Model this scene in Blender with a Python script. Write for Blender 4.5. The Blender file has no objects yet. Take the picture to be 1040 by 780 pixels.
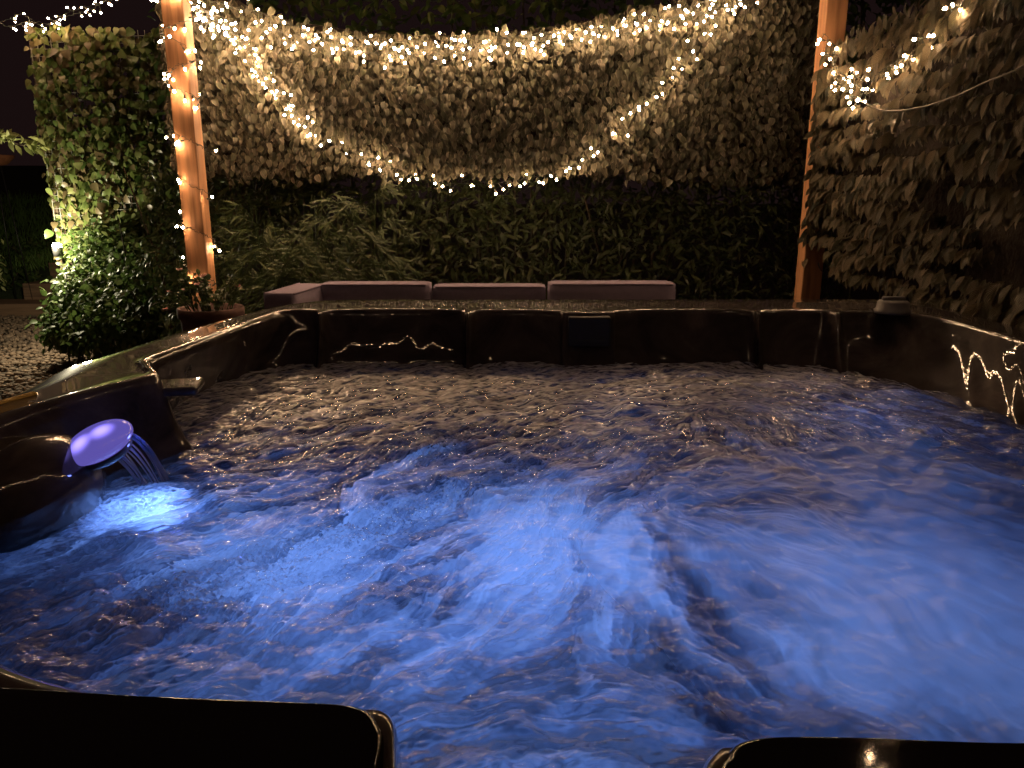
import bpy, bmesh, math, random
import numpy as np
from mathutils import Vector, Matrix

rng = np.random.default_rng(7)
random.seed(7)
S = bpy.context.scene
C = S.collection
R = math.radians

# ------------------------------------------------------------------ camera
EYE = np.array([0.0, 0.0, 1.27]); TH = R(13.9); FPX = 786.0
ct, st = math.cos(TH), math.sin(TH)
cd = bpy.data.cameras.new('camera'); cam = bpy.data.objects.new('camera', cd); C.objects.link(cam)
cam.location = EYE; cam.rotation_euler = (R(90) - TH, 0, 0)
cd.sensor_width = 36; cd.lens = 36 * FPX / 1040; cd.clip_start = .02; cd.clip_end = 400
S.camera = cam

def ray(px, py):
    a, b = (px - 520) / FPX, (py - 390) / FPX
    return np.array([a, ct - b * st, -st - b * ct])
def at_y(px, py, y):                      # measured position at a given distance
    d = ray(px, py); return EYE + d * (y / d[1])
def at_z(px, py, z):
    d = ray(px, py); return EYE + d * ((z - EYE[2]) / d[2])
def at_x(px, py, x):
    d = ray(px, py); return EYE + d * (x / d[0])

# ------------------------------------------------------------------ object helpers
def tag(o, label=None, cat=None, group=None, kind=None):
    for k, v in (('label', label), ('category', cat), ('group', group), ('kind', kind)):
        if v: o[k] = v
    return o
def thing(name, label, cat, loc=(0, 0, 0), group=None):
    o = bpy.data.objects.new(name, None); o.empty_display_size = .1; C.objects.link(o); o.location = loc
    return tag(o, label, cat, group)
def mesh_obj(name, verts, faces, mat, parent=None, smooth=False, uv=None, attrs=None, mats=None, mat_idx=None):
    """verts (n,3); faces list of lists or (m,k) array; coordinates are world (parents sit unrotated, so subtract their location)."""
    verts = np.asarray(verts, dtype=np.float64)
    me = bpy.data.meshes.new(name)
    if isinstance(faces, np.ndarray):
        m, k = faces.shape
        me.vertices.add(len(verts)); me.loops.add(m * k); me.polygons.add(m)
        me.loops.foreach_set('vertex_index', faces.astype(np.int32).ravel())
        me.polygons.foreach_set('loop_start', np.arange(0, m * k, k, dtype=np.int32))
    o = bpy.data.objects.new(name, me); C.objects.link(o)
    off = np.zeros(3)
    if parent is not None:
        o.parent = parent; p = parent
        while p is not None:
            off += np.array(p.location); p = p.parent
    vv = verts - off
    if isinstance(faces, np.ndarray):
        me.vertices.foreach_set('co', vv.astype(np.float32).ravel())
    else:
        me.from_pydata(vv.tolist(), [], [list(f) for f in faces])
    for mm in (mats or [mat]): me.materials.append(mm)
    if mat_idx is not None: me.polygons.foreach_set('material_index', np.asarray(mat_idx, dtype=np.int32))
    if smooth: me.polygons.foreach_set('use_smooth', np.ones(len(me.polygons), dtype=bool))
    if uv is not None:
        l = me.uv_layers.new(name='UVMap')
        li = np.empty(len(me.loops), dtype=np.int32); me.loops.foreach_get('vertex_index', li)
        l.data.foreach_set('uv', np.asarray(uv, dtype=np.float32)[li].ravel())
    for k, a in (attrs or {}).items():
        at = me.attributes.new(k, 'FLOAT', 'POINT'); at.data.foreach_set('value', np.asarray(a, dtype=np.float32).ravel())
    me.update(calc_edges=True); me.validate()
    return o

def crom(P, K, closed=False):
    P = np.asarray(P, float); n = len(P); out = []
    for i in range(n if closed else n - 1):
        if closed: a, b, c, d = P[(i - 1) % n], P[i], P[(i + 1) % n], P[(i + 2) % n]
        else: a, b, c, d = P[max(i - 1, 0)], P[i], P[i + 1], P[min(i + 2, n - 1)]
        t = np.linspace(0, 1, K, endpoint=False)[:, None]
        out.append(.5 * (2 * b + (c - a) * t + (2 * a - 5 * b + 4 * c - d) * t ** 2 + (3 * b - a - 3 * c + d) * t ** 3))
    if not closed: out.append(P[-1:])
    return np.vstack(out)

def tube_vf(pts, r, sides=6, base=0):
    pts = np.asarray(pts, float); n = len(pts)
    rr = np.full(n, r, float) if np.isscalar(r) else np.asarray(r, float)
    tg = np.gradient(pts, axis=0); tg /= np.linalg.norm(tg, axis=1)[:, None] + 1e-9
    up = np.array([0.13, 0.31, 1.0]); up = up / np.linalg.norm(up)
    a = np.cross(tg, up); bad = np.linalg.norm(a, axis=1) < .05
    a[bad] = np.cross(tg[bad], [1, 0, 0]); a /= np.linalg.norm(a, axis=1)[:, None]
    b = np.cross(tg, a)
    ang = np.linspace(0, 2 * np.pi, sides, endpoint=False)
    v = (pts[:, None] + rr[:, None, None] * (np.cos(ang)[None, :, None] * a[:, None] + np.sin(ang)[None, :, None] * b[:, None])).reshape(-1, 3)
    f = []
    for i in range(n - 1):
        for j in range(sides):
            k = (j + 1) % sides
            f.append((base + i * sides + j, base + i * sides + k, base + (i + 1) * sides + k, base + (i + 1) * sides + j))
    f.append(tuple(base + j for j in range(sides))[::-1]); f.append(tuple(base + (n - 1) * sides + j for j in range(sides)))
    return v, f
def tubes(name, lines, r, mat, parent=None, sides=6):
    V, F, b = [], [], 0
    for i, l in enumerate(lines):
        v, f = tube_vf(l, r[i] if isinstance(r, list) else r, sides, b); V.append(v); F += f; b += len(v)
    return mesh_obj(name, np.vstack(V), F, mat, parent, smooth=True)

def box_bm(bm, lo, hi, bev=.0, seg=2, rotz=0.0, jit=0.0):
    lo, hi = np.array(lo, float), np.array(hi, float); c = (lo + hi) / 2; s = hi - lo
    g = bmesh.ops.create_cube(bm, size=1); vs = g['verts']
    for v in vs:
        v.co = Vector((v.co.x * s[0] + random.uniform(-jit, jit), v.co.y * s[1] + random.uniform(-jit, jit), v.co.z * s[2] + random.uniform(-jit, jit)))
    if bev > 0:
        es = {e for v in vs for e in v.link_edges}
        r = bmesh.ops.bevel(bm, geom=list(es), offset=bev, segments=seg, affect='EDGES', profile=.5)
        vs = list({v for f in r['faces'] for v in f.verts} | {v for v in vs if v.is_valid})
    m = Matrix.Translation(Vector(c)) @ Matrix.Rotation(rotz, 4, 'Z')
    bmesh.ops.transform(bm, matrix=m, verts=list(set(vs)))
    return vs
def bm_obj(name, bm, mat, parent=None, smooth=False):
    bmesh.ops.recalc_face_normals(bm, faces=bm.faces)
    v = np.array([x.co for x in bm.verts]); bm.verts.index_update()
    f = [[x.index for x in fc.verts] for fc in bm.faces]; bm.free()
    return mesh_obj(name, v, f, mat, parent, smooth)
def box_obj(name, lo, hi, mat, parent=None, bev=.004, seg=2, rotz=0.0, jit=0.0, smooth=False):
    bm = bmesh.new(); box_bm(bm, lo, hi, bev, seg, rotz, jit); return bm_obj(name, bm, mat, parent, smooth)
def lathe(name, prof, c, mat, parent=None, n=32, smooth=True):
    ang = np.linspace(0, 2 * np.pi, n, endpoint=False); V = []; F = []
    for r, z in prof: V += [(c[0] + r * math.cos(a), c[1] + r * math.sin(a), c[2] + z) for a in ang]
    for i in range(len(prof) - 1):
        for j in range(n):
            k = (j + 1) % n; F.append((i * n + j, i * n + k, (i + 1) * n + k, (i + 1) * n + j))
    return mesh_obj(name, V, F, mat, parent, smooth)

# ------------------------------------------------------------------ materials
def mat(name):
    m = bpy.data.materials.new(name); m.use_nodes = True; nt = m.node_tree; nt.nodes.clear()
    out = nt.nodes.new('ShaderNodeOutputMaterial'); return m, nt, out
def node(nt, t, **kw):
    n = nt.nodes.new(t)
    for k, v in kw.items():
        if k in n.inputs: n.inputs[k].default_value = v
        else: setattr(n, k, v)
    return n
def ramp(nt, stops):
    r = nt.nodes.new('ShaderNodeValToRGB'); cr = r.color_ramp
    while len(cr.elements) < len(stops): cr.elements.new(.5)
    for e, (p, c) in zip(cr.elements, stops): e.position = p; e.color = (*c, 1)
    return r
def principled(name, col, rough=.5, noise=None, bump=None, spec=.5, stretch=(1, 1, 1), coat=0.0):
    m, nt, out = mat(name); p = node(nt, 'ShaderNodeBsdfPrincipled'); L = nt.links.new
    p.inputs['Roughness'].default_value = rough; p.inputs['Specular IOR Level'].default_value = spec
    p.inputs['Coat Weight'].default_value = coat
    L(p.outputs[0], out.inputs[0])
    tc = node(nt, 'ShaderNodeTexCoord'); mp = node(nt, 'ShaderNodeMapping'); mp.inputs['Scale'].default_value = stretch
    L(tc.outputs['Object'], mp.inputs[0])
    if noise:
        n = node(nt, 'ShaderNodeTexNoise', Scale=noise[0], Detail=6.0, Roughness=.6); L(mp.outputs[0], n.inputs['Vector'])
        r = ramp(nt, [(.3, noise[1]), (.7, col)]); L(n.outputs['Fac'], r.inputs[0]); L(r.outputs[0], p.inputs['Base Color'])
    else: p.inputs['Base Color'].default_value = (*col, 1)
    if bump:
        n2 = node(nt, 'ShaderNodeTexNoise', Scale=bump[0], Detail=5.0); L(mp.outputs[0], n2.inputs['Vector'])
        b = node(nt, 'ShaderNodeBump', Strength=bump[1], Distance=bump[2]); L(n2.outputs['Fac'], b.inputs['Height']); L(b.outputs[0], p.inputs['Normal'])
    return m
def leaf_mat(name, cols, trans=.35, rough=.45, vein=0.0, spec=.4, edge=0.0):
    m, nt, out = mat(name); L = nt.links.new
    g = node(nt, 'ShaderNodeNewGeometry')
    n = len(cols); r = ramp(nt, [(i / max(n - 1, 1), c) for i, c in enumerate(cols)])
    L(g.outputs['Random Per Island'], r.inputs[0])
    p = node(nt, 'ShaderNodeBsdfPrincipled', Roughness=rough); p.inputs['Specular IOR Level'].default_value = spec
    tr = node(nt, 'ShaderNodeBsdfTranslucent'); mx = node(nt, 'ShaderNodeMixShader', Fac=trans)
    col = r.outputs[0]
    if edge > 0:
        uv = node(nt, 'ShaderNodeUVMap'); sp = node(nt, 'ShaderNodeSeparateXYZ'); L(uv.outputs[0], sp.inputs[0])
        ab = node(nt, 'ShaderNodeMath', operation='ABSOLUTE'); L(sp.outputs[0], ab.inputs[0])
        r2 = ramp(nt, [(.0, (.95,) * 3), (.08, (.5,) * 3), (.6, (.62,) * 3), (1.0, (1.35,) * 3)]); L(ab.outputs[0], r2.inputs[0])  # grazing light on the margins and shade further in, painted into the leaf colour
        mc = node(nt, 'ShaderNodeMix', data_type='RGBA', blend_type='MULTIPLY'); mc.inputs[0].default_value = edge
        L(col, mc.inputs[6]); L(r2.outputs[0], mc.inputs[7]); col = mc.outputs[2]
    if vein > 0:
        uv = node(nt, 'ShaderNodeUVMap'); sp = node(nt, 'ShaderNodeSeparateXYZ'); L(uv.outputs[0], sp.inputs[0])
        ab = node(nt, 'ShaderNodeMath', operation='ABSOLUTE'); L(sp.outputs[0], ab.inputs[0])
        sub = node(nt, 'ShaderNodeMath', operation='MULTIPLY_ADD'); sub.inputs[1].default_value = -.55; L(ab.outputs[0], sub.inputs[0]); L(sp.outputs[1], sub.inputs[2])
        mu = node(nt, 'ShaderNodeMath', operation='MULTIPLY'); mu.inputs[1].default_value = 38; L(sub.outputs[0], mu.inputs[0])
        sn = node(nt, 'ShaderNodeMath', operation='SINE'); L(mu.outputs[0], sn.inputs[0])
        b = node(nt, 'ShaderNodeBump', Strength=vein, Distance=.004); L(sn.outputs[0], b.inputs['Height'])
        L(b.outputs[0], p.inputs['Normal']); L(b.outputs[0], tr.inputs['Normal'])
        r3 = ramp(nt, [(.0, (.45,) * 3), (.65, (1.0,) * 3), (1.0, (1.25,) * 3)]); mr = node(nt, 'ShaderNodeMapRange'); mr.inputs[1].default_value = -1; L(sn.outputs[0], mr.inputs[0]); L(mr.outputs[0], r3.inputs[0])
        mc = node(nt, 'ShaderNodeMix', data_type='RGBA', blend_type='MULTIPLY'); mc.inputs[0].default_value = .8
        L(col, mc.inputs[6]); L(r3.outputs[0], mc.inputs[7]); col = mc.outputs[2]
    L(col, p.inputs['Base Color']); L(col, tr.inputs['Color'])
    L(p.outputs[0], mx.inputs[1]); L(tr.outputs[0], mx.inputs[2]); L(mx.outputs[0], out.inputs[0])
    return m
def emit(name, col, s, sampling='AUTO'):
    m, nt, out = mat(name); e = node(nt, 'ShaderNodeEmission', Strength=s); e.inputs[0].default_value = (*col, 1)
    nt.links.new(e.outputs[0], out.inputs[0]); m.cycles.emission_sampling = sampling; return m

M = {}
M['screen_leaf'] = leaf_mat('screen_leaf', [(.085, .08, .05), (.145, .13, .085), (.10, .105, .058), (.19, .165, .115), (.04, .046, .028)], .15, .5, edge=.9)
M['fern_leaf'] = leaf_mat('fern_leaf', [(.12, .115, .065), (.25, .205, .12), (.15, .14, .08), (.33, .26, .155), (.06, .075, .055)], .2, .45, vein=.8)
M['ivy_leaf'] = leaf_mat('ivy_leaf', [(.06, .11, .025), (.15, .19, .055), (.10, .14, .035), (.21, .23, .08), (.16, .12, .06), (.10, .08, .04)], .4, .38)
M['bush_leaf'] = leaf_mat('bush_leaf', [(.05, .10, .025), (.09, .14, .035), (.07, .11, .03), (.15, .17, .06)], .35, .5, spec=.25)
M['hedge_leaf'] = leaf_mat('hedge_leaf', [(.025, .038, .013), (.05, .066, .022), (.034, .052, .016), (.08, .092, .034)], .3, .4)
M['bamboo_leaf'] = leaf_mat('bamboo_leaf', [(.035, .06, .02), (.07, .10, .03), (.05, .075, .025), (.12, .14, .055)], .35, .4)
M['pale_leaf'] = leaf_mat('pale_leaf', [(.2, .24, .08), (.3, .32, .12), (.24, .26, .1)], .4, .5)
M['grass'] = leaf_mat('grass', [(.12, .22, .045), (.18, .30, .07)], .3, .6)
M['stem'] = principled('stem', (.10, .07, .045), .8, (30, (.05, .035, .02)))
M['wood'] = None
def wood(name, c1, c2, sc=1.0, axis=2):
    m, nt, out = mat(name); L = nt.links.new
    tc = node(nt, 'ShaderNodeTexCoord'); mp = node(nt, 'ShaderNodeMapping')
    s = [22 * sc] * 3; s[axis] = 1.3 * sc; mp.inputs['Scale'].default_value = s
    L(tc.outputs['Object'], mp.inputs[0])
    n = node(nt, 'ShaderNodeTexNoise', Scale=1.6, Detail=8.0, Roughness=.62, Distortion=.6); L(mp.outputs[0], n.inputs['Vector'])
    r = ramp(nt, [(.3, c2), (.5, c1), (.72, tuple(min(1, x * 1.25) for x in c1))]); L(n.outputs['Fac'], r.inputs[0])
    p = node(nt, 'ShaderNodeBsdfPrincipled', Roughness=.6); L(r.outputs[0], p.inputs['Base Color'])
    b = node(nt, 'ShaderNodeBump', Strength=.35, Distance=.003); L(n.outputs['Fac'], b.inputs['Height']); L(b.outputs[0], p.inputs['Normal'])
    L(p.outputs[0], out.inputs[0]); return m
M['wood'] = wood('post_wood', (.50, .255, .12), (.27, .125, .055))
M['sleeper'] = wood('sleeper_wood', (.26, .16, .10), (.12, .075, .05), 1.0, 0)
M['yellow_wood'] = wood('yellow_wood', (.75, .48, .10), (.55, .33, .06), 1.0, 1)
M['cabinet'] = wood('cabinet_wood', (.10, .075, .06), (.05, .04, .033), 1.0, 2)
M['cushion'] = principled('cushion_fabric', (.32, .265, .365), .9, (60, (.27, .225, .31)), (900, .25, .002), .2)
M['rattan'] = principled('dark_rattan', (.03, .025, .022), .7, None, (120, .6, .004))
M['terracotta'] = principled('terracotta', (.17, .085, .065), .8, (14, (.11, .055, .042)), (60, .3, .003))
M['soil'] = principled('soil', (.045, .032, .022), 1.0, (20, (.02, .015, .01)), (40, .8, .02))
M['petal'] = principled('pink_petal', (.62, .33, .29), .6)
M['wire'] = principled('wire', (.035, .04, .03), .5)
M['pale_wire'] = principled('pale_wire', (.15, .125, .095), .5)
M['socket'] = principled('socket', (.03, .045, .03), .45)
M['black_metal'] = principled('black_metal', (.02, .02, .02), .4)
M['net'] = principled('netting', (.22, .22, .18), .6)
M['knob'] = principled('knob_plastic', (.20, .19, .19), .4, (30, (.15, .14, .14)))
M['rust'] = principled('rust', (.35, .13, .05), .8, (20, (.2, .07, .03)))
M['pebble'] = leaf_mat('pebble', [(.10, .07, .047), (.23, .155, .105), (.16, .115, .085), (.30, .21, .145), (.07, .052, .038)], 0.0, .8)
M['ground'] = principled('ground_gravel', (.13, .10, .075), .95, (40, (.05, .04, .03)), (70, 1.0, .03))
M['lawn'] = principled('lawn_soil', (.035, .05, .018), .95, (3, (.02, .028, .01)), (30, .8, .03))
M['white_glass'] = emit('garden_lamp_lens', (1, .88, .62), 260)
BULB_L = 255.0
def bulb_mat():
    m, nt, out = mat('fairy_bulb'); L = nt.links.new       # filament zone bright, glass towards the cap amber and dimmer
    tc = node(nt, 'ShaderNodeTexCoord'); sp = node(nt, 'ShaderNodeSeparateXYZ'); L(tc.outputs['Object'], sp.inputs[0])
    mr = node(nt, 'ShaderNodeMapRange'); mr.inputs[1].default_value = .004; mr.inputs[2].default_value = .0105; mr.inputs[3].default_value = .004; mr.inputs[4].default_value = 1.0
    L(sp.outputs[2], mr.inputs[0]); mu = node(nt, 'ShaderNodeMath', operation='MULTIPLY'); mu.inputs[1].default_value = BULB_L; L(mr.outputs[0], mu.inputs[0])
    oi = node(nt, 'ShaderNodeObjectInfo'); m2 = node(nt, 'ShaderNodeMapRange'); m2.inputs[3].default_value = .45; m2.inputs[4].default_value = 1.35; L(oi.outputs['Random'], m2.inputs[0])
    m3 = node(nt, 'ShaderNodeMath', operation='MULTIPLY'); L(mu.outputs[0], m3.inputs[0]); L(m2.outputs[0], m3.inputs[1])
    e = node(nt, 'ShaderNodeEmission'); e.inputs[0].default_value = (1, .61, .33, 1); L(m3.outputs[0], e.inputs[1]); L(e.outputs[0], out.inputs[0]); return m
M['bulb'] = bulb_mat()

# tub acrylic: near-black marbled, glossy, a little wet
def acrylic():
    m, nt, out = mat('tub_acrylic'); L = nt.links.new
    tc = node(nt, 'ShaderNodeTexCoord')
    n = node(nt, 'ShaderNodeTexNoise', Scale=5.0, Detail=7.0, Roughness=.65, Distortion=1.2); L(tc.outputs['Object'], n.inputs['Vector'])
    r = ramp(nt, [(.3, (.020, .017, .0175)), (.58, (.066, .053, .050)), (.8, (.13, .103, .095))]); L(n.outputs['Fac'], r.inputs[0])
    p = node(nt, 'ShaderNodeBsdfPrincipled'); L(r.outputs[0], p.inputs['Base Color'])
    n2 = node(nt, 'ShaderNodeTexNoise', Scale=26.0, Detail=3.0); L(tc.outputs['Object'], n2.inputs['Vector'])
    r2 = ramp(nt, [(.4, (.018,) * 3), (.75, (.04,) * 3)]); L(n2.outputs['Fac'], r2.inputs[0]); L(r2.outputs[0], p.inputs['Coat Roughness']); p.inputs['Coat Weight'].default_value = 1.0; p.inputs['Roughness'].default_value = .30
    n3 = node(nt, 'ShaderNodeTexNoise', Scale=110.0, Detail=2.0); L(tc.outputs['Object'], n3.inputs['Vector'])
    b = node(nt, 'ShaderNodeBump', Strength=.015, Distance=.001); L(n3.outputs['Fac'], b.inputs['Height']); L(b.outputs[0], p.inputs['Normal'])
    p.inputs['Specular IOR Level'].default_value = .03
    L(p.outputs[0], out.inputs[0]); return m
M['acrylic'] = acrylic()
M['filter'] = principled('filter_plastic', (.012, .011, .012), .5, None, (50, .08, .003))

# ------------------------------------------------------------------ world: night sky, very dim warm black
w = bpy.data.worlds.new('World'); S.world = w; w.use_nodes = True
bg = w.node_tree.nodes['Background']; bg.inputs[0].default_value = (1.0, .50, .50, 1); bg.inputs[1].default_value = .0075

# ------------------------------------------------------------------ leaves
ROWS = ((0.0, 0.0), (.18, .62), (.45, 1.0), (.74, .68), (1.0, 0.0))
def leaf_arrays(pos, tip, nrm, length, width, fold=.25, curl=.2, rows=ROWS):
    """one folded leaf per row of pos; tip and nrm are direction arrays."""
    n = len(pos); tip = tip / np.linalg.norm(tip, axis=1)[:, None]
    nrm = nrm - tip * np.sum(nrm * tip, axis=1)[:, None]; nrm /= np.linalg.norm(nrm, axis=1)[:, None] + 1e-9
    side = np.cross(tip, nrm)
    length = np.broadcast_to(length, (n,)); width = np.broadcast_to(width, (n,))
    V, U, tmpl = [], [], []
    k = 0; ids = []
    for (t, wd) in rows:
        c = pos + tip * (t * length)[:, None] - nrm * (curl * length * t * t)[:, None]
        if wd == 0: V.append(c); U.append(np.tile([0, t], (n, 1))); ids.append((k,)); k += 1
        else:
            h = (.5 * wd * width)[:, None]; lift = fold * h
            V += [c + side * h + nrm * lift, c, c - side * h + nrm * lift]
            U += [np.tile([1, t], (n, 1)), np.tile([0, t], (n, 1)), np.tile([-1, t], (n, 1))]
            ids.append((k, k + 1, k + 2)); k += 3
    tris = []
    for a, b in zip(ids[:-1], ids[1:]):
        if len(a) == 1: tris += [(a[0], b[0], b[1]), (a[0], b[1], b[2])]
        elif len(b) == 1: tris += [(a[0], b[0], a[1]), (a[1], b[0], a[2])]
        else: tris += [(a[0], b[0], b[1]), (a[0], b[1], a[1]), (a[1], b[1], b[2]), (a[1], b[2], a[2])]
    V = np.stack(V, 1).reshape(-1, 3); U = np.stack(U, 1).reshape(-1, 2)
    F = (np.arange(n)[:, None, None] * k + np.array(tris)[None]).reshape(-1, 3)
    return V, F, U
def leaves(name, m, parent, *a, **k):
    V, F, U = leaf_arrays(*a, **k); return mesh_obj(name, V, F, m, parent, smooth=True, uv=U)
def rnd(n, s): return rng.normal(0, s, (n, 3))
def smooth_noise(u, v, seed, sc):
    g = np.random.default_rng(seed); out = 0
    for i in range(5):
        a = g.uniform(0, 6.28); f = sc * g.uniform(.6, 1.6); out = out + np.sin(f * (u * math.cos(a) + v * math.sin(a)) + g.uniform(0, 6.28))
    return out / 5

# ------------------------------------------------------------------ ground
GN = 60
gx = np.concatenate([np.linspace(-60, -12, 12), np.linspace(-11, 11, 60), np.linspace(12, 60, 12)])
gy = np.concatenate([np.linspace(-30, -4, 8), np.linspace(-3, 14, 50), np.linspace(16, 90, 14)])
X, Y = np.meshgrid(gx, gy); Z = .012 * smooth_noise(X, Y, 3, 1.4) - .012
idx = np.arange(X.size).reshape(X.shape)
F = np.stack([idx[:-1, :-1], idx[:-1, 1:], idx[1:, 1:], idx[1:, :-1]], -1).reshape(-1, 4)
g = mesh_obj('ground', np.stack([X, Y, Z], -1).reshape(-1, 3), F, M['ground'], smooth=True); tag(g, kind='structure')

def pebbles(name, n, area):
    ico = bmesh.new(); bmesh.ops.create_icosphere(ico, subdivisions=1, radius=1)
    tv = np.array([v.co for v in ico.verts]); ico.verts.index_update(); tf = np.array([[v.index for v in f.verts] for f in ico.faces]); ico.free()
    p = area(n); s = rng.uniform(.010, .026, n)
    sc = s[:, None, None] * rng.uniform(.6, 1.3, (n, 1, 3)); sc[..., 2] *= .7
    V = tv[None] * sc * rng.uniform(.85, 1.15, (n, len(tv), 1))
    a = rng.uniform(0, 6.28, n); ca, sa = np.cos(a)[:, None], np.sin(a)[:, None]
    V = np.stack([V[..., 0] * ca - V[..., 1] * sa, V[..., 0] * sa + V[..., 1] * ca, V[..., 2]], -1) + p[:, None]
    F = (np.arange(n)[:, None, None] * len(tv) + tf[None]).reshape(-1, 3)
    return mesh_obj(name, V.reshape(-1, 3), F, M['pebble'])
def gravel_area(n):
    x = rng.uniform(-5.6, -1.2, n); y = rng.uniform(3.2, 8.1, n); return np.stack([x, y, rng.uniform(-.004, .014, n)], -1)
tag(pebbles('gravel', 16000, gravel_area), kind='stuff')

# raised lawn behind the timber steps
lx, ly = np.meshgrid(np.linspace(-16, -3.2, 40), np.linspace(8.95, 16, 30))
lz = .36 + (ly - 8.95) * .2 + .08 * smooth_noise(lx, ly, 5, 1.1)
lz[0] = 0.0
idx = np.arange(lx.size).reshape(lx.shape)
F = np.stack([idx[:-1, :-1], idx[:-1, 1:], idx[1:, 1:], idx[1:, :-1]], -1).reshape(-1, 4)
tag(mesh_obj('lawn', np.stack([lx, ly, lz], -1).reshape(-1, 3), F, M['lawn'], smooth=True), kind='structure')
n = 9000; x = rng.uniform(-8.5, -4.2, n); y = rng.uniform(9.0, 13, n)
z = .34 + (y - 8.95) * .2 + .08 * smooth_noise(x, y, 5, 1.1)
o = leaves('grass', M['grass'], None, np.stack([x, y, z], -1), rnd(n, .3) + [0, 0, 1], rnd(n, 1) + [0, -1, 0], rng.uniform(.07, .2, n), .012, fold=.1, curl=.35)
tag(o, kind='stuff')

# ------------------------------------------------------------------ timber steps
for i, (px0, px1, ytop, ybot, D, lab) in enumerate([
    (-60, 57, 309, 322, 8.2, 'lowest timber sleeper step lying on the gravel'),
    (22, 70, 288, 306, 8.6, 'middle timber sleeper step with a tall riser, above the lowest one'),
    (49, 78, 267, 288, 9.05, 'topmost and smallest timber sleeper step beside the garden lamp')]):
    a, b = at_y(px0, ytop, D), at_y(px1, ytop, D); zb = max(at_y(px0, ybot, D)[2] - .06, -.03)
    s = box_obj('timber_step', (a[0], D, zb), (b[0] + .25, D + .46, a[2]), M['sleeper'], bev=.012, jit=.006)
    tag(s, lab, 'step', 'timber steps up to the lawn')

# ------------------------------------------------------------------ back leaf screen (artificial hedge matting on a frame)
YS = 4.25
tq = [at_y(px, py, YS) for px, py in [(150, -60), (205, -25), (250, 8), (300, 22), (350, 30), (400, 36), (460, 36), (520, 32), (580, 24), (640, 12), (700, 0), (760, -14), (840, -30)]]
def top(x): return np.interp(x, [q[0] for q in tq], [q[2] for q in tq])
def screen_back(x0, x1, z0, z1, y, n, label, seed, group):
    t = thing('leaf_screen', label, 'leaf screen', ((x0 + x1) / 2, y, z0), group)
    # backing mat
    nx, nz = 40, 24
    X, Zz = np.meshgrid(np.linspace(x0, x1, nx), np.linspace(0, 1, nz)); Zz = z0 + .03 + Zz * (np.minimum(top(X), z1) - .02 - z0); Yy = y + .05 + .02 * smooth_noise(X, Zz, seed, 5)
    idx = np.arange(X.size).reshape(X.shape)
    F = np.stack([idx[:-1, :-1], idx[:-1, 1:], idx[1:, 1:], idx[1:, :-1]], -1).reshape(-1, 4)
    mesh_obj('backing', np.stack([X, Yy, Zz], -1).reshape(-1, 3), F, M['soil'], t, smooth=True)
    rows = int((z1 - z0) / .023); per = n // rows
    px = rng.uniform(x0, x1, (rows, per)) ; pz = np.linspace(z0 - .01, z1, rows)[:, None] + rng.normal(0, .013, (rows, per))
    px, pz = px.ravel(), pz.ravel()
    ok = (pz > z0 + .035 + .035 * smooth_noise(px, px, seed + 7, 14) - .05 * (rng.uniform(0, 1, px.size) < .06)) & (pz < top(px) + rng.normal(0, .012, px.size)); px, pz = px[ok], pz[ok]
    depth = .035 * smooth_noise(px, pz, seed + 1, 9) + .02 * smooth_noise(px, pz, seed + 4, 3) + rng.normal(0, .020, px.size)
    P = np.stack([px, y - .015 + depth, pz], -1); k = len(P)
    sway = .35 * smooth_noise(px, pz, seed + 2, 7)
    tip = np.stack([sway + rng.normal(0, .38, k), -.35 + rng.normal(0, .25, k), np.full(k, -.85)], -1)
    nr = np.stack([rng.normal(0, .6, k), np.full(k, -1.), .35 + rng.normal(0, .5, k)], -1)
    ln = rng.uniform(.024, .047, k)
    leaves('foliage', M['screen_leaf'], t, P, tip, nr, ln, ln * rng.uniform(.62, .85, k), fold=.5, curl=.4,
           rows=((0, 0), (.16, .8), (.5, 1.0), (.82, .62), (1, 0)))
    return t
zb = 1.335
screen_back(-1.78, 1.10, zb, 2.55, YS, 18500, 'brown green hanging leaf screen behind the two festoons, between the posts', 11, 'leaf screens round the tub')
screen_back(1.085, 1.66, zb - .05, 2.55, YS + .10, 3500, 'narrow dark panel of leaf screen just left of the right wooden post', 31, 'leaf screens round the tub')

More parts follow.
